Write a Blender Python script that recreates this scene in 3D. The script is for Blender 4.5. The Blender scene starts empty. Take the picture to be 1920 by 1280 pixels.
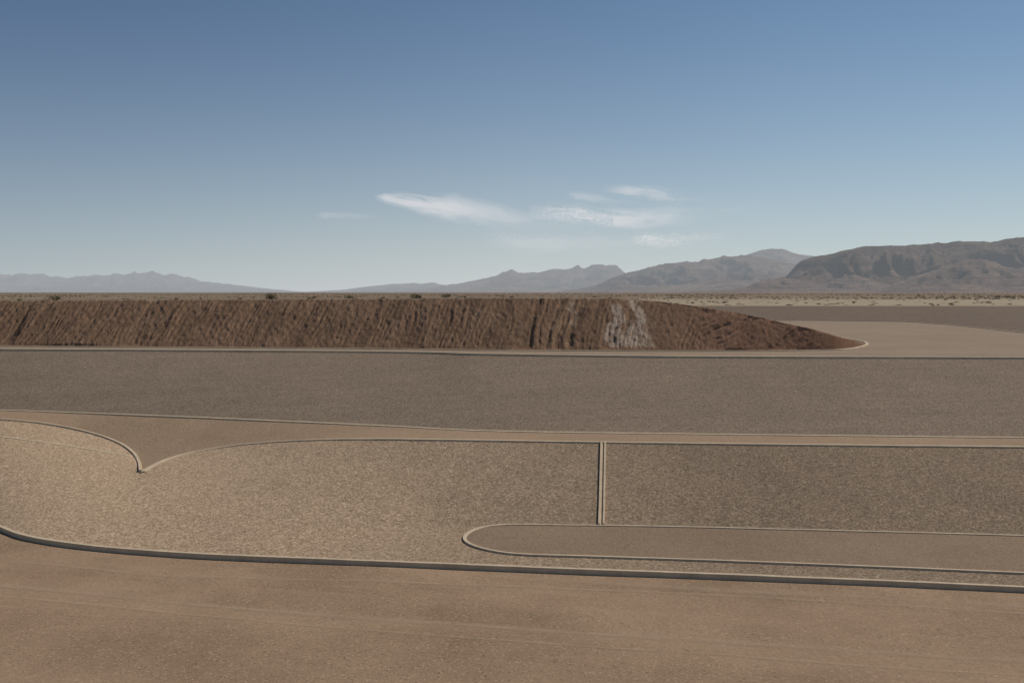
import bpy, math, random
import numpy as np
from mathutils import Vector, noise, Euler
from mathutils.bvhtree import BVHTree
random.seed(5)
S=bpy.context.scene
COL=S.collection
F=1867.0; H=12.0
TH=math.atan(92/F)
CT,ST=math.cos(TH),math.sin(TH)
def ray(u,v):
    x=(u-960)/F; yc=(640-v)/F
    return (x, CT+yc*ST, -ST+yc*CT)
def P(u,v,z):
    d=ray(u,v); t=(z-H)/d[2]
    return Vector((d[0]*t,d[1]*t,z))
def PD(u,v,D):
    d=ray(u,v); t=D/d[1]
    return Vector((d[0]*t,D,H+d[2]*t))
def curve(pts):
    xs=np.array([p[0] for p in pts],float); ys=np.array([p[1] for p in pts],float)
    h=np.diff(xs); dl=np.diff(ys)/h
    m=np.zeros(len(xs)); m[0]=dl[0]; m[-1]=dl[-1]
    for i in range(1,len(xs)-1):
        if dl[i-1]*dl[i]>0:
            w1=2*h[i]+h[i-1]; w2=h[i]+2*h[i-1]
            m[i]=(w1+w2)/(w1/dl[i-1]+w2/dl[i])
    def f(x):
        if x<=xs[0]: return float(ys[0]+m[0]*(x-xs[0]))
        if x>=xs[-1]: return float(ys[-1]+m[-1]*(x-xs[-1]))
        i=int(np.searchsorted(xs,x)-1); i=max(0,min(i,len(h)-1))
        t=(x-xs[i])/h[i]
        return float((1+2*t)*(1-t)**2*ys[i]+t*(1-t)**2*h[i]*m[i]+t*t*(3-2*t)*ys[i+1]+t*t*(t-1)*h[i]*m[i+1])
    return f
def sm(t):
    t=max(0.0,min(1.0,t)); return t*t*(3-2*t)
def fbm(x,y,z=0.0,o=4):
    return noise.fractal(Vector((x,y,z)),1.0,2.0,o)
def ridged(x,y,z=0.0,o=4):
    a=0;amp=.5;f=1
    for i in range(o):
        a+=amp*(1-abs(noise.noise(Vector((x*f,y*f,z+i*7.1)))*2)); amp*=.5; f*=2.1
    return a

# ---------------------------------------------------------------- materials
def newmat(name):
    m=bpy.data.materials.new(name); m.use_nodes=True
    nt=m.node_tree; nt.nodes.clear()
    return m,nt
class N:
    def __init__(s,nt): s.nt=nt
    def n(s,t,**k):
        nd=s.nt.nodes.new(t)
        for a,b in k.items(): setattr(nd,a,b)
        return nd
    def l(s,a,b): s.nt.links.new(a,b)
    def set(s,sock,v):
        if hasattr(v,'is_linked'): s.l(v,sock)
        else: sock.default_value=v
    def math(s,op,a,b=0.0,clamp=False):
        nd=s.n('ShaderNodeMath',operation=op,use_clamp=clamp); s.set(nd.inputs[0],a); s.set(nd.inputs[1],b); return nd.outputs[0]
    def mix(s,f,a,b,bt='MIX'):
        nd=s.n('ShaderNodeMix',data_type='RGBA',blend_type=bt); s.set(nd.inputs[0],f)
        s.set(nd.inputs[6],a if not isinstance(a,tuple) else (*a[:3],1)); s.set(nd.inputs[7],b if not isinstance(b,tuple) else (*b[:3],1)); return nd.outputs[2]
    def coord(s,scale=(1,1,1),rot=(0,0,0)):
        g=s.n('ShaderNodeNewGeometry'); m=s.n('ShaderNodeMapping'); m.inputs['Scale'].default_value=scale; m.inputs['Rotation'].default_value=rot
        s.l(g.outputs['Position'],m.inputs['Vector']); return m.outputs[0]
    def noise(s,vec,scale,detail=4,rough=.55,dist=0):
        nd=s.n('ShaderNodeTexNoise'); s.l(vec,nd.inputs['Vector']); nd.inputs['Scale'].default_value=scale
        nd.inputs['Detail'].default_value=detail; nd.inputs['Roughness'].default_value=rough; nd.inputs['Distortion'].default_value=dist
        return nd.outputs[0]
    def ramp(s,v,a,b,lo=0.0,hi=1.0):
        nd=s.n('ShaderNodeMapRange',clamp=True); s.l(v,nd.inputs[0])
        for i,x in enumerate((a,b,lo,hi)): nd.inputs[i+1].default_value=x
        return nd.outputs[0]
    def stretched(s,deg,sx,sy,sz=1.0):
        g=s.n('ShaderNodeNewGeometry'); r=s.n('ShaderNodeVectorRotate',rotation_type='Z_AXIS'); r.inputs['Angle'].default_value=math.radians(deg)
        s.l(g.outputs['Position'],r.inputs['Vector']); m=s.n('ShaderNodeMapping'); m.inputs['Scale'].default_value=(sx,sy,sz); s.l(r.outputs[0],m.inputs['Vector']); return m.outputs[0]
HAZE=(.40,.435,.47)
def finish(k,colsock,rough=.95,bump=None,bstr=.5,bdist=.05,haze=0,spec=.1):
    b=k.n('ShaderNodeBsdfPrincipled'); k.set(b.inputs['Base Color'],colsock if not isinstance(colsock,tuple) else (*colsock,1))
    b.inputs['Roughness'].default_value=rough; b.inputs['Specular IOR Level'].default_value=spec
    if bump is not None:
        bn=k.n('ShaderNodeBump'); bn.inputs['Strength'].default_value=bstr; bn.inputs['Distance'].default_value=bdist
        k.l(bump,bn.inputs['Height']); k.l(bn.outputs[0],b.inputs['Normal'])
    o=k.n('ShaderNodeOutputMaterial'); out=b.outputs[0]
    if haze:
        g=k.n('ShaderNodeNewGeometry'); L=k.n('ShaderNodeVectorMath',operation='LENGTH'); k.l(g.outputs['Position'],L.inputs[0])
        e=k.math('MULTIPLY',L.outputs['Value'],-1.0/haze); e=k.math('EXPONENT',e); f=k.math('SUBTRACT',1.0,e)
        em=k.n('ShaderNodeEmission'); em.inputs[0].default_value=(*HAZE,1)  # airlight painted on as emission, stronger with distance
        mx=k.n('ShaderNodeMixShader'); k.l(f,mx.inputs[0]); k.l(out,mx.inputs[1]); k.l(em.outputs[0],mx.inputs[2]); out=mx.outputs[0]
    k.l(out,o.inputs[0])
def gravel(name,dark,mid,light,scale=16,bstr=.5,band=.3,head=0,lit_tint=None,bigamt=.05):
    m,nt=newmat(name); k=N(nt); c=k.coord()
    v=k.n('ShaderNodeTexVoronoi'); k.l(c,v.inputs['Vector']); v.inputs['Scale'].default_value=scale
    v2=k.n('ShaderNodeTexVoronoi'); k.l(c,v2.inputs['Vector']); v2.inputs['Scale'].default_value=scale*.6
    sep=k.n('ShaderNodeSeparateColor'); k.l(v.outputs['Color'],sep.inputs[0])
    sep2=k.n('ShaderNodeSeparateColor'); k.l(v2.outputs['Color'],sep2.inputs[0])
    t=k.math('ADD',k.math('MULTIPLY',sep.outputs[0],.65),k.math('MULTIPLY',sep2.outputs[1],.35))
    c1=k.mix(k.ramp(t,.1,.5),dark,mid); c2=k.mix(k.ramp(t,.6,.95),c1,light)
    if lit_tint:
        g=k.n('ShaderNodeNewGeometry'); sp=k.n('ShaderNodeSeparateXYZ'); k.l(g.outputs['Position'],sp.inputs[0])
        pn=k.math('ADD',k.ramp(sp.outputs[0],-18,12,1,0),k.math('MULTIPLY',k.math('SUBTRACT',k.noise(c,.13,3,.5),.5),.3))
        c2=k.mix(k.ramp(pn,0,1),k.mix(1.0,c2,(.84,.83,.82),'MULTIPLY'),k.mix(1.0,c2,lit_tint,'MULTIPLY'))  # light falloff along the bank painted into the gravel: brighter left, darker right
    big=k.noise(c,.11,5,.6); lo,hi=1-bigamt,1+bigamt
    c4=k.mix(1.0,c2,k.mix(k.ramp(big,.3,.7),(lo,lo,lo),(hi,hi,hi)),'MULTIPLY')
    if band:
        bn=k.noise(k.stretched(head,.05,.9,.9),1.0,4,.65)
        c4=k.mix(band,c4,k.mix(1.0,c4,k.mix(k.ramp(bn,.35,.68),(.75,.75,.75),(1.25,1.25,1.25)),'MULTIPLY'))
    hgt=k.math('SUBTRACT',k.math('MULTIPLY',v.outputs['Distance'],-1.0),k.math('MULTIPLY',v2.outputs['Distance'],.4))
    finish(k,c4,bump=hgt,bstr=bstr,bdist=.035)
    return m
def court(name,a,b,streak=.4,head=14):
    m,nt=newmat(name); k=N(nt); c=k.coord()
    fine=k.noise(c,9,6,.8); big=k.noise(c,.16,6,.62)
    col=k.mix(k.ramp(big,.36,.64),a,b)
    col=k.mix(1.0,col,k.mix(k.ramp(fine,.28,.72),(.74,.74,.74),(1.26,1.26,1.26)),'MULTIPLY')
    v=k.n('ShaderNodeTexVoronoi'); k.l(c,v.inputs['Vector']); v.inputs['Scale'].default_value=14
    sep=k.n('ShaderNodeSeparateColor'); k.l(v.outputs['Color'],sep.inputs[0])
    col=k.mix(k.ramp(sep.outputs[0],.86,.97,0,.45),col,(b[0]*1.6,b[1]*1.6,b[2]*1.65))
    col=k.mix(k.ramp(sep.outputs[1],.9,.98,0,.5),col,(a[0]*.45,a[1]*.45,a[2]*.45))
    n=k.noise(k.stretched(head,.03,.28),1.0,6,.66,.4)
    col=k.mix(k.math('MULTIPLY',k.ramp(n,.45,.7),streak),col,(b[0]*1.2,b[1]*1.2,b[2]*1.22))
    hgt=k.math('ADD',k.noise(c,16,4,.75),k.math('MULTIPLY',k.noise(c,2.0,4),.8))
    finish(k,col,bump=hgt,bstr=.55,bdist=.05); return m
M_court=court('packed_earth',(.25,.173,.111),(.335,.236,.154),.55)
M_path=court('path_earth',(.30,.213,.140),(.34,.245,.163),.12,0)
M_pad=court('pad_earth',(.225,.163,.110),(.26,.19,.13),.12)
M_terr=court('terrace_earth',(.27,.203,.145),(.305,.235,.17),.25,0)
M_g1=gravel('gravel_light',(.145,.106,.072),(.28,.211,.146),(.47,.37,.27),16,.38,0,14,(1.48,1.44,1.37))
M_g2=gravel('gravel_slope',(.15,.112,.08),(.245,.187,.136),(.345,.272,.205),16.5,.34,.2,0)
M_g3=gravel('gravel_far',(.13,.097,.07),(.175,.133,.098),(.21,.163,.125),4,.4,.3)
def conc():
    m,nt=newmat('concrete'); k=N(nt); c=k.coord()
    n=k.noise(c,1.3,5,.65); n2=k.noise(c,14,3,.6)
    col=k.mix(k.ramp(n,.3,.7),(.46,.37,.255),(.60,.49,.35))
    col=k.mix(1.0,col,k.mix(n2,(.85,.85,.85),(1.15,1.15,1.15)),'MULTIPLY')
    finish(k,col,.85,n2,.25,.02); return m
M_conc=conc()
def desert():
    m,nt=newmat('desert_floor'); k=N(nt); c=k.coord()
    n=k.noise(k.stretched(3,.0012,.007),1.0,6,.65,.3)
    g=k.n('ShaderNodeNewGeometry'); sp=k.n('ShaderNodeSeparateXYZ'); k.l(g.outputs['Position'],sp.inputs[0])
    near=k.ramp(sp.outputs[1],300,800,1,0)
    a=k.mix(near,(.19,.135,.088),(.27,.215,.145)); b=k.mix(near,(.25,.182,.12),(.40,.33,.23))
    col=k.mix(k.ramp(n,.38,.62),a,b)
    n2=k.noise(c,.12,5,.8); col=k.mix(k.ramp(n2,.48,.68,0,.7),col,(.14,.11,.07))
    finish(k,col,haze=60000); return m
M_des=desert()
def rockm(name,a,b,c_,haze,sc):
    m,nt=newmat(name); k=N(nt); c=k.coord((1,1,3))
    n=k.noise(c,sc,6,.65,.4); n2=k.noise(c,sc*6,6,.75)
    bd=k.noise(k.coord((.12,.12,9)),sc*2,4,.6,.3)
    col=k.mix(k.ramp(n,.38,.62),a,b); col=k.mix(k.ramp(n2,.5,.65),col,c_); col=k.mix(k.ramp(bd,.52,.62,0,.6),col,c_)
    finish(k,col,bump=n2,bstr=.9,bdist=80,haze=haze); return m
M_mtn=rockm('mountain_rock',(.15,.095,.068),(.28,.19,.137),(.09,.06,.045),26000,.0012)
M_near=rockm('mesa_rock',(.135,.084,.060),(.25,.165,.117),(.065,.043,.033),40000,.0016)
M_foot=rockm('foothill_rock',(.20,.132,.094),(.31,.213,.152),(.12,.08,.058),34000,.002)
def emb():
    m,nt=newmat('eroded_earth'); k=N(nt); c=k.coord()
    at=k.n('ShaderNodeAttribute'); at.attribute_name='tone'
    n=k.noise(c,.35,5,.65); n2=k.noise(c,4.2,6,.85); nb=k.noise(c,1.0,5,.7,.5)
    g=k.n('ShaderNodeNewGeometry')
    wob=k.n('ShaderNodeVectorMath',operation='SCALE'); nz=k.n('ShaderNodeTexNoise'); nz.inputs['Scale'].default_value=.25; nz.inputs['Detail'].default_value=4
    k.l(g.outputs['Position'],nz.inputs['Vector']); k.l(nz.outputs['Color'],wob.inputs[0]); wob.inputs['Scale'].default_value=2.6
    ad=k.n('ShaderNodeVectorMath',operation='ADD'); k.l(g.outputs['Position'],ad.inputs[0]); k.l(wob.outputs[0],ad.inputs[1])
    r=k.n('ShaderNodeVectorRotate',rotation_type='Y_AXIS'); r.inputs['Angle'].default_value=math.radians(-18)
    k.l(ad.outputs[0],r.inputs['Vector']); mp=k.n('ShaderNodeMapping'); mp.inputs['Scale'].default_value=(2.1,.12,.17); k.l(r.outputs[0],mp.inputs['Vector'])
    n3=k.noise(mp.outputs[0],1.5,7,.8,.3)
    col=k.mix(k.ramp(n,.3,.7),(.180,.110,.069),(.262,.165,.104))
    st=k.ramp(nb,.35,.62,.25,1.0)
    col=k.mix(k.math('MULTIPLY',k.ramp(n3,.53,.68,0,.75),st),col,(.38,.265,.175)); col=k.mix(k.ramp(n3,.46,.34,0,.7),col,(.105,.063,.042))
    col=k.mix(1.0,col,k.mix(k.ramp(n2,.32,.68),(.65,.65,.65),(1.32,1.32,1.32)),'MULTIPLY')
    sp=k.n('ShaderNodeSeparateColor'); k.l(at.outputs['Color'],sp.inputs[0])
    gp=k.ramp(k.math('MULTIPLY',sp.outputs[0],k.ramp(nb,.34,.6,.3,1.1)),.08,.55,0,.85)
    col=k.mix(gp,col,k.mix(k.ramp(n2,.35,.62),(.27,.205,.15),(.54,.44,.345)))
    col=k.mix(k.math('MULTIPLY',sp.outputs[1],.8),col,k.mix(n2,(.17,.13,.09),(.29,.23,.16)))
    col=k.mix(k.math('MULTIPLY',sp.outputs[2],.6),col,k.mix(n2,(.17,.086,.054),(.42,.23,.15)))
    finish(k,col,bump=k.math('ADD',n2,k.math('MULTIPLY',n3,1.1)),bstr=.65,bdist=.15); return m
M_emb=emb()
def leafm(name,a,b,s):
    m,nt=newmat(name); k=N(nt); c=k.coord(); n=k.noise(c,s,3)
    finish(k,k.mix(k.ramp(n,.3,.7),a,b),.9); return m
M_leaf=leafm('scrub_leaf',(.075,.07,.035),(.17,.15,.08),1.1)
M_leaf2=leafm('dry_scrub_leaf',(.17,.14,.085),(.30,.25,.165),.6)
M_scr=leafm('distant_scrub_leaf',(.17,.14,.088),(.29,.24,.155),.05)
M_stem,_nt=newmat('scrub_stem'); finish(N(_nt),(.09,.065,.045))

# ---------------------------------------------------------------- mesh helpers
def mk(name,verts,faces,mat,smooth=True,kind=None,label=None,cat=None):
    me=bpy.data.meshes.new(name); me.from_pydata([tuple(v) for v in verts],[],faces); me.update()
    if mat: me.materials.append(mat)
    if smooth: me.polygons.foreach_set('use_smooth',[True]*len(me.polygons))
    o=bpy.data.objects.new(name,me); COL.objects.link(o)
    if kind:o['kind']=kind
    if label:o['label']=label
    if cat:o['category']=cat
    return o
def grid(name,cols,mat,**k):
    nr=len(cols[0]); V=[p for c in cols for p in c]; Fc=[]
    for i in range(len(cols)-1):
        for j in range(nr-1):
            a=i*nr+j; Fc.append((a,a+nr,a+nr+1,a+1))
    return mk(name,V,Fc,mat,**k)
US=sorted(set([-900+6*i for i in range(621)]+[255,256,257,259,260,261,262,263,265,266,267,268,270]))
def relax(cols,wfun,it):
    A=np.array([[tuple(p) for p in c] for c in cols]); W=np.array([wfun(u) for u in US])[1:-1,None,None]
    for _ in range(it):
        av=(A[:-2,1:-1]+A[2:,1:-1]+A[1:-1,:-2]+A[1:-1,2:])/4
        A[1:-1,1:-1]+= (av-A[1:-1,1:-1])*W
    return [[Vector(p) for p in c] for c in A]

vA=curve([(-900,700),(-500,800),(-250,880),(-120,935),(0,986),(40,1001),(100,1013),(200,1025),(300,1033),(450,1041),(600,1047),(750,1053),(900,1059),(1100,1067),(1300,1074),(1500,1082),(1700,1090),(1920,1100),(2400,1122),(2820,1140)])
vPadT=curve([(866,1010),(930,985),(1130,987),(1300,990),(1500,995),(1700,1000),(1920,1006),(2820,1032)])
vN=curve([(-900,760),(-400,772),(-100,784),(0,787),(60,792),(120,801),(180,815),(225,832),(246,846),(257,859),(262,872),(264,886),(272,881.5),(300,866.5),(340,853),(400,841),(460,833),(520,828),(600,824.5),(700,823),(800,824),(1000,827),(1130,829),(1400,832.5),(1920,838),(2820,848)])
zN=curve([(-900,3.0),(-200,3.0),(0,2.85),(60,2.65),(120,2.38),(180,2.05),(225,1.72),(250,1.45),(264,1.22),(300,1.42),(340,1.58),(400,1.82),(500,2.25),(600,2.6),(750,2.93),(850,3.0),(2820,3.0)])
vE=curve([(-900,745),(0,769),(200,776),(400,784),(600,793),(750,800),(860,806),(1000,810),(1300,814),(1600,817.5),(1920,821),(2820,830)])
vF=curve([(-900,648),(0,655),(500,658),(800,661),(900,664),(1100,667),(1300,669),(1600,670),(1920,671),(2820,674)])
vT=curve([(-900,600),(1460,601),(1600,602),(1700,603.5),(1740,606),(1800,611),(1920,624),(2200,648),(2820,655)])
ZG=.2; ZT=7.0; ZD=9.0
def edgeA(u): return P(u,vA(u),ZG)
def edgeN(u): return P(u,vN(u),zN(u))
def edgeE(u): return P(u,vE(u),3.0)
def edgeF(u): return P(u,vF(u),ZT)
def g1point(u,t):
    a=edgeA(u); n=edgeN(u)
    m=P(u,984.5 if u<930 else vPadT(u)-.5,ZG)
    fm=(m-a).length/(n-a).length
    w=sm((u-420)/430.0); t0=fm*w
    p=a.lerp(n,t)
    tt=max(0,(t-t0)/(1-t0))
    k=tt*w+(1-w)*(.7*tt+.3*tt*tt*(3-2*tt))
    e=sm(t/.08)*sm((1-t)/.08)*sm((t-t0)/.1) if t>t0 else 0
    p.z=ZG+(zN(u)-ZG)*k+ .05*e*fbm(p.x*.35,p.y*.35,3)
    return p
def g1_at(u,v):
    lo,hi=0,1
    for _ in range(40):
        t=(lo+hi)/2; p=g1point(u,t)
        r=ray(u,v); zr=H+r[2]/r[1]*p.y
        if zr<p.z: hi=t
        else: lo=t
    return g1point(u,(lo+hi)/2)

cols=[]
for u in US:
    a=edgeA(u); c=[]
    s=Vector(((u-960)/F*14,14,0))
    for j in range(41):
        p=s.lerp(Vector((a.x,a.y,0)),j/40); p.z=.04*fbm(p.x*.12,p.y*.12,9)*(1 if j<40 else 0); c.append(p)
    cols.append(c)
o_court=grid('ground_court',cols,M_court,kind='structure')
cols=[[g1point(u,j/44) for j in range(45)] for u in US]
cols=relax(cols,lambda u:1-sm((u-420)/120.0),180)
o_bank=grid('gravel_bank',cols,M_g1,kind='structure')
# path floor: thin-plate surface through its two edges, so it dishes smoothly into the cusp
def tps(pts):
    X=np.array([(p[0],p[1]) for p in pts]); Z=np.array([p[2] for p in pts]); n=len(X)
    d2=((X[:,None]-X[None])**2).sum(-1); K=np.where(d2>1e-9,.5*d2*np.log(np.maximum(d2,1e-9)),0)+np.eye(n)*.5
    Q=np.hstack([np.ones((n,1)),X]); M=np.block([[K,Q],[Q.T,np.zeros((3,3))]])
    s=np.linalg.solve(M,np.concatenate([Z,[0,0,0]]))
    def f(x,y):
        d=((X-np.array([x,y]))**2).sum(1); d=np.maximum(d,1e-9)
        return float((s[:n]*.5*d*np.log(d)).sum()+s[n]+s[n+1]*x+s[n+2]*y)
    return f
bpts=[tuple(edgeN(u)) for u in list(range(-200,241,20))+[250,258,264,272,285,300,320]+list(range(340,1001,25))]+[tuple(edgeE(u)) for u in range(-200,1001,25)]
zf=tps(bpts)
cols=[]
for u in US:
    n=edgeN(u); e=edgeE(u); c=[]; wgt=sm((u+150)/80)*sm((950-u)/80)
    for j in range(25):
        t=j/24; p=n.lerp(e,t)
        if wgt>0 and 0<j<24:
            z0=zf(p.x,p.y)
            # meet both edges exactly
            z0+=(n.z-zf(n.x,n.y))*(1-t)**6+(e.z-zf(e.x,e.y))*t**6
            p.z=p.z*(1-wgt)+z0*wgt
        c.append(p)
    cols.append(c)
grid('earth_path',cols,M_path,kind='structure')
cols=[]
for u in US:
    e=edgeE(u); f=edgeF(u); c=[]
    for j in range(31):
        t=j/30; p=e.lerp(f,t); p.z+=.06*sm(t/.1)*sm((1-t)/.1)*fbm(p.x*.2,p.y*.3,1); c.append(p)
    cols.append(c)
grid('gravel_hillside',cols,M_g2,kind='structure')
cols=[]
for u in US:
    f=edgeF(u); e=P(u,vT(u),ZT); cols.append([f.lerp(e,(j/20)**1.6) for j in range(21)])
grid('terrace_ground',cols,M_terr,kind='structure')
cols=[]
def g3top(u):
    return P(u,573.5+(u-1400)*.0012,ZD)
for u in US:
    e=P(u,vT(u),ZT); q=g3top(u); cols.append([e.lerp(q,j/12) for j in range(13)])
grid('far_bank_ground',cols,M_g3,kind='structure')
cols=[]
for u in US[::3]+[US[-1]]:
    q=g3top(u); c=[]
    for j in range(60):
        kf=(70000/q.y)**(j/59.0); p=Vector((q.x*kf,q.y*kf,ZD))
        if 0<j<45: p.z+=.0005*min(p.y,1500)*fbm(p.x*.004,p.y*.006,5)
        c.append(p)
    cols.append(c)
grid('desert_ground',cols,M_des,kind='structure')

# ---------------------------------------------------------------- kerbs
def kerb(name,pts,w,h,label,deep=.3,off=0.0):
    b=min(.02,w*.1,h*.3); prof=[(-w/2,-deep),(-w/2,h-b),(-w/2+b*.3,h-b*.3),(-w/2+b,h),(w/2-b,h),(w/2-b*.3,h-b*.3),(w/2,h-b),(w/2,-deep)]
    V=[];Fc=[];n=len(prof)
    for i,p in enumerate(pts):
        a=pts[max(0,i-1)]; c=pts[min(len(pts)-1,i+1)]
        d=Vector((c.x-a.x,c.y-a.y,0)); d.normalize(); nr=Vector((-d.y,d.x,0))
        jz=.008*noise.noise(Vector((p.x*.5,p.y*.5,0))); jx=.012*noise.noise(Vector((p.x*.3,p.y*.3,8)))
        for (x,z) in prof: V.append(p+nr*(x+off+jx)+Vector((0,0,z+jz)))
    for i in range(len(pts)-1):
        for j in range(n-1):
            a=i*n+j; Fc.append((a,a+1,a+n+1,a+n))
    Fc.append(tuple(range(n))); L=(len(pts)-1)*n; Fc.append(tuple(L+n-1-j for j in range(n)))
    return mk(name,V,Fc,M_conc,smooth=False,label=label,cat='curb')
def resample(pts,step=.4):
    out=[pts[0]]
    for a,b in zip(pts,pts[1:]):
        L=(b-a).length; n=max(1,int(L/step))
        for i in range(1,n+1): out.append(a.lerp(b,i/n))
    return out
def smooth_pts(p,it=2):
    for _ in range(it):
        p=[p[0]]+[(p[i-1]+p[i]*2+p[i+1])/4 for i in range(1,len(p)-1)]+[p[-1]]
    return p
UF=[-900+4*i for i in range(931)]
kerb('concrete_curb',[edgeA(u) for u in UF],.22,.03,'long pale concrete curb edging the packed earth court',deep=.4)
kerb('concrete_curb',[edgeN(u) for u in [x for x in UF if x<=244]+[247,250,253,255,257,258.5,260,261,262,262.7,263.4]],.20,.10,'curved concrete curb ending in a sharp point beside gravel')
kerb('concrete_curb',[edgeN(u) for u in UF if u>=268],.32,.045,'concrete curb sweeping along the top of the gravel bank')
kerb('concrete_curb',[edgeE(u) for u in UF],.36,.05,'thin concrete curb between earth path and gravel hillside')
kerb('concrete_curb',[edgeF(u) for u in UF],.45,.08,'pale concrete curb capping the gravel hillside')
kerb('concrete_curb',[P(u,vT(u),ZT) for u in UF if u>1300],.3,.10,'thin curb at the foot of a distant gravel bank')
bot=curve([(905,1031),(950,1039.5),(1100,1044.5),(1300,1051),(1500,1058.5),(1700,1066.5),(1920,1076),(2820,1112)])
top=[P(u,vPadT(u),ZG) for u in range(2800,934,-15)]
topz=[P(*q,ZG) for q in [(930,985),(910,987),(892,992),(878,998.5),(869,1006),(866.5,1013),(871,1021),(884,1027),(903,1031.5),(925,1035.5)]]
bt=[P(u,bot(u),ZG) for u in range(950,2801,15)]
ctr=smooth_pts(resample(top+topz+bt,.35),8)
kerb('concrete_curb',ctr,.17,.09,'rounded concrete curb around a long flat earth pad')
mk('earth_pad_ground',[p+Vector((0,0,.04)) for p in ctr],[tuple(range(len(ctr)))],M_pad,smooth=False,kind='structure')
chan=[]
for i in range(41):
    v=829.5+(985-829.5)*i/40; u=1131+(1127.5-1131)*i/40
    chan.append(g1_at(u,v))
ch=bpy.data.objects.new('drainage_channel',None); COL.objects.link(ch); ch.location=chan[-1]
ch['label']='narrow twin-edged concrete channel running down a gravel bank'; ch['category']='drain'
for off in (-.115,.115):
    o=kerb('channel_edge',chan,.10,.12,None,off=off); del o['category']
    o.parent=ch; o.location=-ch.location
o=kerb('channel_floor',[p for p in chan],.126,.03,None); del o['category']; o.parent=ch; o.location=-ch.location
bpy.context.view_layer.update()
dg=bpy.context.evaluated_depsgraph_get()
bb=BVHTree.FromObject(o_bank,dg)
kp=[]
for u,vv in [(-200,800),(-100,808),(0,818),(50,824.5),(100,831),(150,839),(200,847),(246,855)]:
    h=bb.ray_cast(Vector((0,0,H)),Vector(ray(u,vv)).normalized())[0]
    if h: kp.append(h)
kp=smooth_pts(resample(kp,.4),4); kk=[]
for p in kp:
    h=bb.ray_cast(Vector((p.x,p.y,20)),Vector((0,0,-1)))[0]; kk.append(h if h else p)
kerb('concrete_curb',kk,.24,.02,'thin weathered concrete edging half buried in gravel')
def trackm():
    m,nt=newmat('dusty_track'); k=N(nt); c=k.coord(); uv=k.n('ShaderNodeUVMap'); uv.uv_map='UVMap'
    sp=k.n('ShaderNodeSeparateXYZ'); k.l(uv.outputs[0],sp.inputs[0])
    e=k.math('SUBTRACT',1.0,k.math('ABSOLUTE',sp.outputs[1]))
    a=k.math('MULTIPLY',k.ramp(e,0,.9),k.ramp(k.noise(c,.3,6,.8),.28,.58)); a=k.math('MULTIPLY',a,k.ramp(k.noise(c,7,4,.8),.3,.65,.3,1))
    a=k.math('MULTIPLY',a,.72)
    b=k.n('ShaderNodeBsdfDiffuse'); b.inputs[0].default_value=(.50,.38,.27,1); t=k.n('ShaderNodeBsdfTransparent')
    mx=k.n('ShaderNodeMixShader'); k.l(a,mx.inputs[0]); k.l(t.outputs[0],mx.inputs[1]); k.l(b.outputs[0],mx.inputs[2])
    o=k.n('ShaderNodeOutputMaterial'); k.l(mx.outputs[0],o.inputs[0]); return m
M_tr=trackm()
bc=BVHTree.FromObject(o_court,dg)
for pts,w in [([(-200,1090),(0,1099),(350,1130),(700,1160),(1200,1194),(1920,1240),(2200,1260)],.30),
          ([(-200,1108),(0,1118),(350,1150),(700,1182),(1200,1218),(1920,1268),(2200,1290)],.14),
          ([(-200,1048),(0,1052),(300,1078),(700,1090),(1200,1110),(1920,1150),(2200,1165)],.2),
          ([(1000,1085),(1300,1104),(1600,1120),(1920,1135),(2200,1150)],.5)]:
    f=curve(pts); V=[];UV=[];Fc=[]
    us=list(range(int(pts[0][0]),int(pts[-1][0]),10))
    for i,u in enumerate(us):
        p=P(u,f(u)+3*noise.noise(Vector((u*.004,w*50,0))),0); q=P(u+5,f(u+5),0); d=(q-p).normalized(); nr=Vector((-d.y,d.x,0))
        for j in (-1,0,1):
            x=p+nr*w*j; h=bc.ray_cast(Vector((x.x,x.y,5)),Vector((0,0,-1)))[0]
            V.append((h if h else x)+Vector((0,0,.012))); UV.append((i,j))
    for i in range(len(us)-1):
        for j in range(2):
            a=i*3+j; Fc.append((a,a+3,a+4,a+1))
    o=mk('track_ground',V,Fc,M_tr,kind='structure'); ul=o.data.uv_layers.new(name='UVMap')
    for lp in o.data.loops: ul.data[lp.index].uv=UV[lp.vertex_index]

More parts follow.
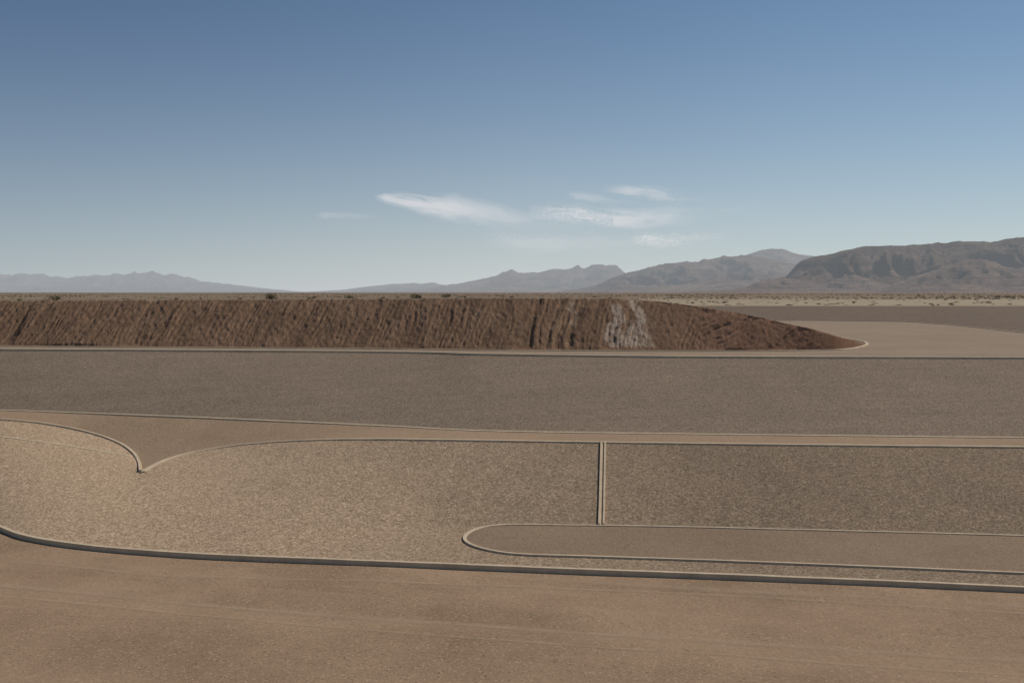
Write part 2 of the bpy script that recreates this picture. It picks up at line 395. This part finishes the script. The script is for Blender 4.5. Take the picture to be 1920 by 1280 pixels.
# ---------------------------------------------------------------- embankment
vB=curve([(-900,643),(0,648),(300,650),(600,652),(800,654),(1000,656),(1200,657),(1400,657),(1500,656),(1560,654.5),(1600,651),(1618,647.5),(1624,645)])
vC=curve([(-900,566),(0,564),(400,562),(700,560.5),(900,559),(1100,559),(1180,561.5),(1230,566),(1300,574),(1360,583),(1430,597),(1500,612.5),(1560,628),(1600,639),(1618,643.5),(1624,645)])
UE=[-900+i*(1624+900)/1700.0 for i in range(1701)]
cols=[];tones=[]
SET=6.2
for u in UE:
    b=P(u,vB(u),ZT)
    set_=max(SET*(1-sm((u-1150)/474.0)),.15)
    fade=sm((1624-u)/120.0)
    D=b.y+set_
    c=PD(u,vC(u),D); c.z=max(c.z,ZT+.01)
    hh=c.z-ZT
    wr=sm((u-1180)/260.0)
    col=[];tn=[]
    for j in range(62):
        if j<=44:
            t=j/44; p=b.lerp(c,t)
            za=t*.9+.1*sm(t); zb=t*.75+.25*math.sin(t*math.pi/2)
            p.z=ZT+hh*(za*(1-wr)+zb*wr)
            wx=.9*fbm(p.x*.25,p.z*.16,21,4)
            lean=.34+.40*fbm(p.x*.035,0,77,2)+.9*wr
            s=p.x+wx-lean*(p.z-ZT)
            env=sm(t/.06)*(1-.3*sm((t-.9)/.1))
            dens=.25+1.05*sm(.5+fbm(p.x*.06,p.z*.1,31,2)*1.8)
            g=(ridged(s*.42,p.z*.045,2,4)-.55)*dens; g2=(ridged(s*1.9,p.z*.14,5,3)-.5); g3=fbm(p.x*2.6,p.z*2.8,1,4); g4=fbm(p.x*.3,p.z*.2,12,3)
            a=(g*.56+g2*.22+g3*.10+g4*.15)*env*(.12+.88*fade)*min(1,hh/3)*(1-.4*wr)
            p.y-=a*.9; p.z+=a*.2
            if j>=42: p.z+=(.12*fbm(p.x*.7,1,1)+.07*fbm(p.x*3,1,2))*fade*sm((j-41)/3)
            wob=15*fbm(p.z*.55,u*.006,4,4)+(p.z-ZT)*1.5-3
            def bandf(u0,u1,sf=9): return sm((u+wob-u0)/sf)*sm((u1-u-wob)/sf)
            r=max(.85*bandf(1138,1168)*sm((.97-t)/.2),bandf(1180,1208),.6*bandf(1148,1236,16)*sm((.75-t)/.5),.3*bandf(1062,1088)*sm((t-.3)/.3))
            r*=sm((t-.02)/.1)*(.6+.7*sm(.5+g3))*(.5+.65*sm(.5+g2))
            tn.append((min(1,max(0,r)),.8*sm((t-.97)/.03)*(1-sm((u-1150)/80)),sm((u-1190)/200.0)*.9))
        elif j<=54:
            k_=(j-44)/10; back=42*sm((1240-u)/120.0)+.3
            rim=(.12*fbm(c.x*.7,1,1)+.07*fbm(c.x*3,1,2))*fade*(1-sm(k_*3))
            p=Vector((c.x*(1+back*k_/D),c.y+back*k_,c.z+rim+.12*fbm(c.x*.3,(c.y+back*k_)*.2,4)*sm(k_*3)))
            tn.append((0,1*sm((1250-u)/60),.9*sm((u-1190)/100)))
        else:
            k_=(j-54)/7; back=42*sm((1240-u)/120.0)+.3; bx=back+k_*(hh*1.6+.1)
            p=Vector((c.x*(1+bx/D),c.y+bx,c.z+(ZT-.05-c.z)*k_)); tn.append((0,.3,.5))
        col.append(p)
    cols.append(col); tones.append(tn)
em_=grid('embankment_terrain',cols,M_emb,kind='structure')
ca=em_.data.color_attributes.new('tone','FLOAT_COLOR','POINT')
arr=[]; [arr.extend((*t,1)) for tn in tones for t in tn]
ca.data.foreach_set('color',arr)
kp=[P(u,vB(u)+1.6,ZT) for u in range(-900,1560,20)]+[P(*q,ZT) for q in [(1575,656.5),(1600,653.5),(1618,649.5),(1627,645.5),(1622,641.5),(1605,638),(1580,634),(1540,629),(1480,622)]]
kerb('concrete_curb',smooth_pts(resample(kp,.5),4),.3,.08,'slim pale curb wrapping the tip of the earth embankment')

# ---------------------------------------------------------------- mountains
def range_(name,pts,D,depth,us,rows,seed,amp,fr,jagk=.04,mat=None,cap=.16,steep=1.25):
    f=curve(pts); cols=[]
    for u in us:
        cr=PD(u,f(u),D); Hc=max(cr.z-ZD,0.5); c=[]
        jag=Hc*jagk*(ridged(cr.x/fr*2.2,0,seed+9,4)-.6)*2
        for j in range(rows+7):
            if j<=rows:
                t=j/rows; y=D-depth*(1-t); x=cr.x*y/D
                wx=.5*fbm(x/fr*.6,y/fr*.5,seed+5,3)
                r=ridged(x/fr+wx,y/fr*.38,seed,5); r2=fbm(x/fr*.4,y/fr*.3,seed+3,3)
                r=max(0,min(1,(r-.25)/.65))
                base=t**max(.8,steep+1.1*r2)
                cut=amp*(1-r)*math.sin(math.pi*min(1,t**.8*.97+.03))**.6*sm((t-.05)/.35)
                hgt=(Hc+jag*sm((t-.6)/.4))*base*(1-cut)
                hgt+=Hc*cap*sm((t-.62)/.10)*(1-t)*2.0*(1 if r>.4 else .3)
                c.append(Vector((x,y,ZD-1+hgt)))
            else:
                t=(j-rows)/6; y=D+t*depth*.6; c.append(Vector((cr.x*y/D,y,ZD-1+(Hc+jag)*(1-t)**1.3*.97)))
        cols.append(c)
    return grid(name,cols,mat or M_mtn,kind='structure')
def rng(a,b,s): return [a+s*i for i in range(int((b-a)/s)+1)]
range_('mountain_range',[(-900,510),(-500,520),(-200,512),(0,515),(60,514.5),(120,519),(200,516),(240,512),(270,508),(300,512),(350,520),(400,530),(440,534),(500,541),(570,547)],36000,9000,rng(-900,572,3),30,1,.7,1500,.16)
range_('mountain_range',[(560,547.5),(640,543),(700,536),(760,531),(810,530),(850,536),(1000,540),(1300,546)],34000,6000,rng(560,1300,4),20,5,.5,1500,.08)
range_('mountain_range',[(740,547),(820,537),(900,524),(930,517),(945,510),(960,506),(975,510),(1000,511),(1040,505),(1075,502),(1084,496),(1093,502),(1112,497),(1135,496),(1152,496),(1168,506),(1200,518),(1300,532),(1400,546)],26000,7000,rng(740,1400,2),46,2,.7,1200,.07)
range_('mountain_range',[(1250,547),(1330,495),(1395,480),(1430,468),(1445,466.5),(1462,466.5),(1490,475),(1530,481),(1600,490),(2000,500)],23000,5000,rng(1250,2000,2),50,23,.7,1100,.02)
range_('mountain_range',[(1040,547),(1110,536),(1160,516),(1220,501),(1260,493),(1320,487),(1345,481),(1400,480),(1440,486),(1480,494),(1530,505),(1600,520),(1720,546)],16500,5500,rng(1040,1720,2),80,3,.95,700,.07,None,.2,1.25)
range_('mesa_terrain',[(1380,547),(1440,538),(1475,516),(1505,487),(1530,481),(1560,475),(1620,462.5),(1700,460),(1800,452.5),(1850,453),(1920,444),(2100,438),(2300,455),(2600,450),(2820,470)],13500,3800,rng(1380,2820,2),100,4,.95,700,.025,M_near,.34,1.5)
range_('foothill_terrain',[(1640,546),(1690,527),(1740,510),(1790,493),(1825,486),(1860,491),(1900,503),(1960,497),(2040,505),(2200,500),(2820,520)],9800,1900,rng(1640,2820,3),60,11,.8,360,.09,M_foot)
range_('foothill_terrain',[(1280,547),(1370,542),(1400,536),(1430,526),(1470,520),(1500,525),(1540,531),(1600,515),(1640,528),(1720,538),(1800,547)],10500,1500,rng(1280,1800,2),44,14,.75,330,.1,M_foot)

# ---------------------------------------------------------------- clouds
def cloud_mat(dens,seed,soft):
    m,nt=newmat('cloud_vapour'); k=N(nt)
    uv=k.n('ShaderNodeUVMap'); uv.uv_map='UVMap'
    sp=k.n('ShaderNodeSeparateXYZ'); k.l(uv.outputs[0],sp.inputs[0])
    mp=k.n('ShaderNodeMapping'); mp.inputs['Scale'].default_value=(2.6,.9,1); mp.inputs['Location'].default_value=(seed*3.1,seed,0); mp.inputs['Rotation'].default_value=(0,0,.3)
    k.l(uv.outputs[0],mp.inputs['Vector'])
    n=k.noise(mp.outputs[0],1.5,6,.55,.9)
    at=k.math('ABSOLUTE',sp.outputs[1]); e=k.math('SUBTRACT',1.0,k.math('POWER',at,1.3))
    s=sp.outputs[0]
    a=k.math('MULTIPLY',e,k.ramp(s,.45,1.0,1.0,0.35))
    a=k.math('ADD',a,k.math('MULTIPLY',k.math('SUBTRACT',n,.5),2.2))
    nd=k.n('ShaderNodeMapRange',clamp=True,interpolation_type='SMOOTHSTEP'); k.l(a,nd.inputs[0]); nd.inputs[1].default_value=0; nd.inputs[2].default_value=.1+soft; a=nd.outputs[0]
    edge=k.math('MULTIPLY',k.ramp(e,0,.85),k.math('MULTIPLY',k.ramp(s,0,.06 if seed==1 else .18),k.ramp(s,.4,1.0,1.0,0.0)))
    a=k.math('MULTIPLY',k.math('MULTIPLY',a,edge),dens)
    d=k.n('ShaderNodeBsdfDiffuse'); d.inputs[0].default_value=(.9,.9,.9,1)
    t=k.n('ShaderNodeBsdfTranslucent'); t.inputs[0].default_value=(.86,.90,.92,1)
    ad=k.n('ShaderNodeMixShader'); ad.inputs[0].default_value=.9; k.l(d.outputs[0],ad.inputs[1]); k.l(t.outputs[0],ad.inputs[2])
    tr=k.n('ShaderNodeBsdfTransparent'); mx=k.n('ShaderNodeMixShader'); k.l(a,mx.inputs[0]); k.l(tr.outputs[0],mx.inputs[1]); k.l(ad.outputs[0],mx.inputs[2])
    o=k.n('ShaderNodeOutputMaterial'); k.l(mx.outputs[0],o.inputs[0]); return m
def cloud(sp_,dens,seed,soft,label):
    n_=len(sp_)-1
    fx=curve([(i/n_,p[0]) for i,p in enumerate(sp_)]); fy=curve([(i/n_,p[1]) for i,p in enumerate(sp_)]); fw=curve([(i/n_,p[2]) for i,p in enumerate(sp_)])
    V=[];Fc=[];UV=[];nx,ny=60,12
    for i in range(nx+1):
        s=i/nx
        for j in range(ny+1):
            t=-1+2*j/ny; V.append(P(fx(s),fy(s)-t*fw(s),2400)); UV.append((s,t))
    for i in range(nx):
        for j in range(ny):
            a=i*(ny+1)+j; Fc.append((a,a+ny+1,a+ny+2,a+1))
    o=mk('cloud',V,Fc,cloud_mat(dens,seed,soft),label=label,cat='cloud')
    uvl=o.data.uv_layers.new(name='UVMap')
    for lp in o.data.loops: uvl.data[lp.index].uv=UV[lp.vertex_index]
    return o
cloud([(702,369,9),(770,378,22),(840,390,36),(910,404,42),(1000,414,34),(1150,418,24)],.85,1,1.0,'bright feathery cloud with a rounded leading edge')
cloud([(985,398,20),(1080,404,30),(1180,411,30),(1280,405,28),(1460,378,20)],.85,2,1.0,'thin pale streaky cloud low in the blue sky')
cloud([(1130,354,12),(1210,361,20),(1270,369,18),(1370,374,11)],.55,7,1.1,'small wispy white cloud high over the mountains')
cloud([(1180,447,14),(1240,450,20),(1390,442,14)],.9,4,.9,'faint flat cloud just above the mountains')
cloud([(1060,364,9),(1120,373,15),(1230,382,11)],.35,5,1.1,'tiny wisp of thin white cloud')
cloud([(590,403,8),(640,405,11),(750,408,8)],.25,6,1.0,'tiny wisp of thin white cloud')
cloud([(900,446,22),(1080,457,34),(1360,462,24)],.3,8,1.0,'very faint veil of cloud above the horizon')

# ---------------------------------------------------------------- shrubs
def shrub_mesh(seed,mat,nleaf=320):
    R=random.Random(seed); V=[];Fc=[];mi=[]
    lob=[(R.uniform(-.35,.35),R.uniform(-.35,.35),R.uniform(.15,.45),R.uniform(.18,.36)) for _ in range(7)]
    for _ in range(9):
        a=R.uniform(0,6.28); l=R.uniform(.3,.5); d=Vector((math.cos(a)*.3,math.sin(a)*.3,l)); w=.012
        b=len(V); V+= [Vector((-w,0,0)),Vector((w,0,0)),d+Vector((w*.3,0,0)),d-Vector((w*.3,0,0)),Vector((0,w,0)),Vector((0,-w,0))]
        Fc+=[(b,b+1,b+2,b+3),(b+4,b+5,b+2)]; mi+=[1,1]
    for _ in range(nleaf):
        x,y,z,r=R.choice(lob); d=Vector((R.gauss(0,1),R.gauss(0,1),R.gauss(0,1))).normalized()*r*R.uniform(.5,1.1)
        c=Vector((x,y,z))+d; c.z=max(.02,c.z*.95)
        s=R.uniform(.02,.05); e1=Vector((R.gauss(0,1),R.gauss(0,1),R.gauss(0,1))).normalized(); e2=e1.cross(Vector((R.gauss(0,1),R.gauss(0,1),R.gauss(0,1)))).normalized()
        b=len(V); V+=[c-e1*s*1.5,c+e2*s,c+e1*s*1.5,c-e2*s]; Fc.append((b,b+1,b+2,b+3)); mi.append(0)
    me=bpy.data.meshes.new('desert_shrub'); me.from_pydata([tuple(v) for v in V],[],Fc); me.materials.append(mat); me.materials.append(M_stem)
    me.polygons.foreach_set('material_index',mi); me.update(); return me
SH=[shrub_mesh(i,M_leaf) for i in range(3)]+[shrub_mesh(10+i,M_leaf2) for i in range(3)]
def shrub(p,w,h,dark,label,grp):
    o=bpy.data.objects.new('desert_shrub',SH[random.randrange(3)+(0 if dark else 3)]); COL.objects.link(o)
    o.location=p; o.scale=(w,w,h); o.rotation_euler=(0,0,random.uniform(0,6.28))
    o['label']=label; o['category']='shrub'; o['group']=grp
bpy.context.view_layer.update()
dg=bpy.context.evaluated_depsgraph_get()
bv=BVHTree.FromObject(em_,dg)
def ontop(u,k):
    c=PD(u,vC(u),P(u,vB(u),ZT).y+SET); x=c.x*(1+k/c.y); y=c.y+k
    return bv.ray_cast(Vector((x,y,30)),Vector((0,0,-1)))[0]
G1_='shrubs along the embankment top'
for u,w,h,k in [(510,1.3,1.15,3),(104,1.1,.95,3),(35,.6,.5,5),(780,1.2,.85,6),(838,1.0,.7,9),(872,.6,.5,10),(330,.6,.4,6),(655,.9,.7,7),(450,.5,.4,5),(590,.7,.5,14),(720,.5,.4,6),(960,.6,.35,8),(580,.5,.35,4)]:
    p=ontop(u,k)
    if p: shrub(p-Vector((0,0,.04)),w,h,u in(510,104,780,838),'dark rounded desert shrub on the embankment rim' if u in(510,104,780,838) else 'dry low desert shrub on the embankment rim',G1_)
for i in range(45):
    u=random.uniform(-150,1150); p=ontop(u,random.uniform(2,38))
    if p: shrub(p-Vector((0,0,.03)),random.uniform(.25,.6),random.uniform(.15,.3),random.random()<.15,'small dry scrub tuft on the embankment top',G1_)
for i in range(200):
    u=random.uniform(1250,2050); d=220*(3.2)**(random.random()); x=(u-960)/F*d
    if d<g3top(u).y+3: continue
    shrub(Vector((x,d,ZD-.08)),random.uniform(.8,1.8),random.uniform(.3,.75),random.random()<.2,'scattered dry desert shrub on the open plain','shrubs on the desert plain')
V=[];Fc=[]
for i in range(6500):
    u=random.uniform(-100,2100); d=420*(7)**(random.random()); x=(u-960)/F*d; s=random.uniform(.6,1.4)*(1+d/3500)
    if fbm(x*.006,d*.004,44,2)<-.05: continue
    b=len(V)
    for a in range(5): V.append(Vector((x+s*.6*math.cos(a*1.257+i),d+s*.6*math.sin(a*1.257+i),ZD-.6)))
    for a in range(5): V.append(Vector((x+s*.45*math.cos(a*1.257+i+.5),d+s*.45*math.sin(a*1.257+i+.5),ZD+s*random.uniform(.15,.35))))
    V.append(Vector((x,d,ZD+s*.42)))
    for a in range(5):
        c=(a+1)%5; Fc+=[(b+a,b+c,b+5+c,b+5+a),(b+5+a,b+5+c,b+10)]
mk('distant_scrub',V,Fc,M_scr,smooth=False,kind='stuff',label='distant dry scrub dotting the desert plain',cat='shrubs')

# ---------------------------------------------------------------- light
EL=math.radians(47); AZ=math.radians(62)
sd=Vector((math.sin(AZ)*math.cos(EL),math.cos(AZ)*math.cos(EL),math.sin(EL)))
sun=bpy.data.lights.new('sun','SUN'); sun.energy=3.3; sun.angle=math.radians(.5); sun.color=(1,.905,.785)
so=bpy.data.objects.new('sun',sun); COL.objects.link(so); so.rotation_euler=sd.to_track_quat('Z','Y').to_euler()
w=bpy.data.worlds.new('World'); S.world=w; w.use_nodes=True; nt=w.node_tree; nt.nodes.clear(); k=N(nt)
sky=nt.nodes.new('ShaderNodeTexSky'); sky.sky_type='NISHITA'; sky.sun_disc=False; sky.sun_elevation=EL; sky.sun_rotation=AZ
sky.altitude=1500; sky.air_density=1.0; sky.dust_density=.6; sky.ozone_density=1.2
tc=k.n('ShaderNodeTexCoord'); sp=k.n('ShaderNodeSeparateXYZ'); k.l(tc.outputs['Generated'],sp.inputs[0])
tint=k.ramp(sp.outputs[0],-.6,.25)
col=k.mix(1.0,sky.outputs[0],k.mix(tint,(.40,.61,.80),(.68,.90,1.0)),'MULTIPLY')
zz=k.math('MAXIMUM',sp.outputs[2],0.0); hz=k.math('EXPONENT',k.math('MULTIPLY',zz,-8.5))
hl=tuple(c/.065 for c in (.47,.51,.535)); hr=tuple(c/.065 for c in (.60,.625,.635))
col=k.mix(k.math('MULTIPLY',hz,.95),col,k.mix(k.ramp(sp.outputs[0],-.5,0.0),hl,hr))
bg=nt.nodes.new('ShaderNodeBackground'); bg.inputs[1].default_value=.065
ow=nt.nodes.new('ShaderNodeOutputWorld'); k.l(col,bg.inputs[0]); k.l(bg.outputs[0],ow.inputs[0])
cam=bpy.data.cameras.new('camera'); cam.sensor_width=36; cam.lens=36*F/1920; cam.clip_end=200000; cam.clip_start=.5
co=bpy.data.objects.new('camera',cam); COL.objects.link(co); co.location=(0,0,H); co.rotation_euler=(math.pi/2-TH,0,0)
S.camera=co
S.view_settings.view_transform='Standard'; S.view_settings.look='None'; S.view_settings.exposure=0
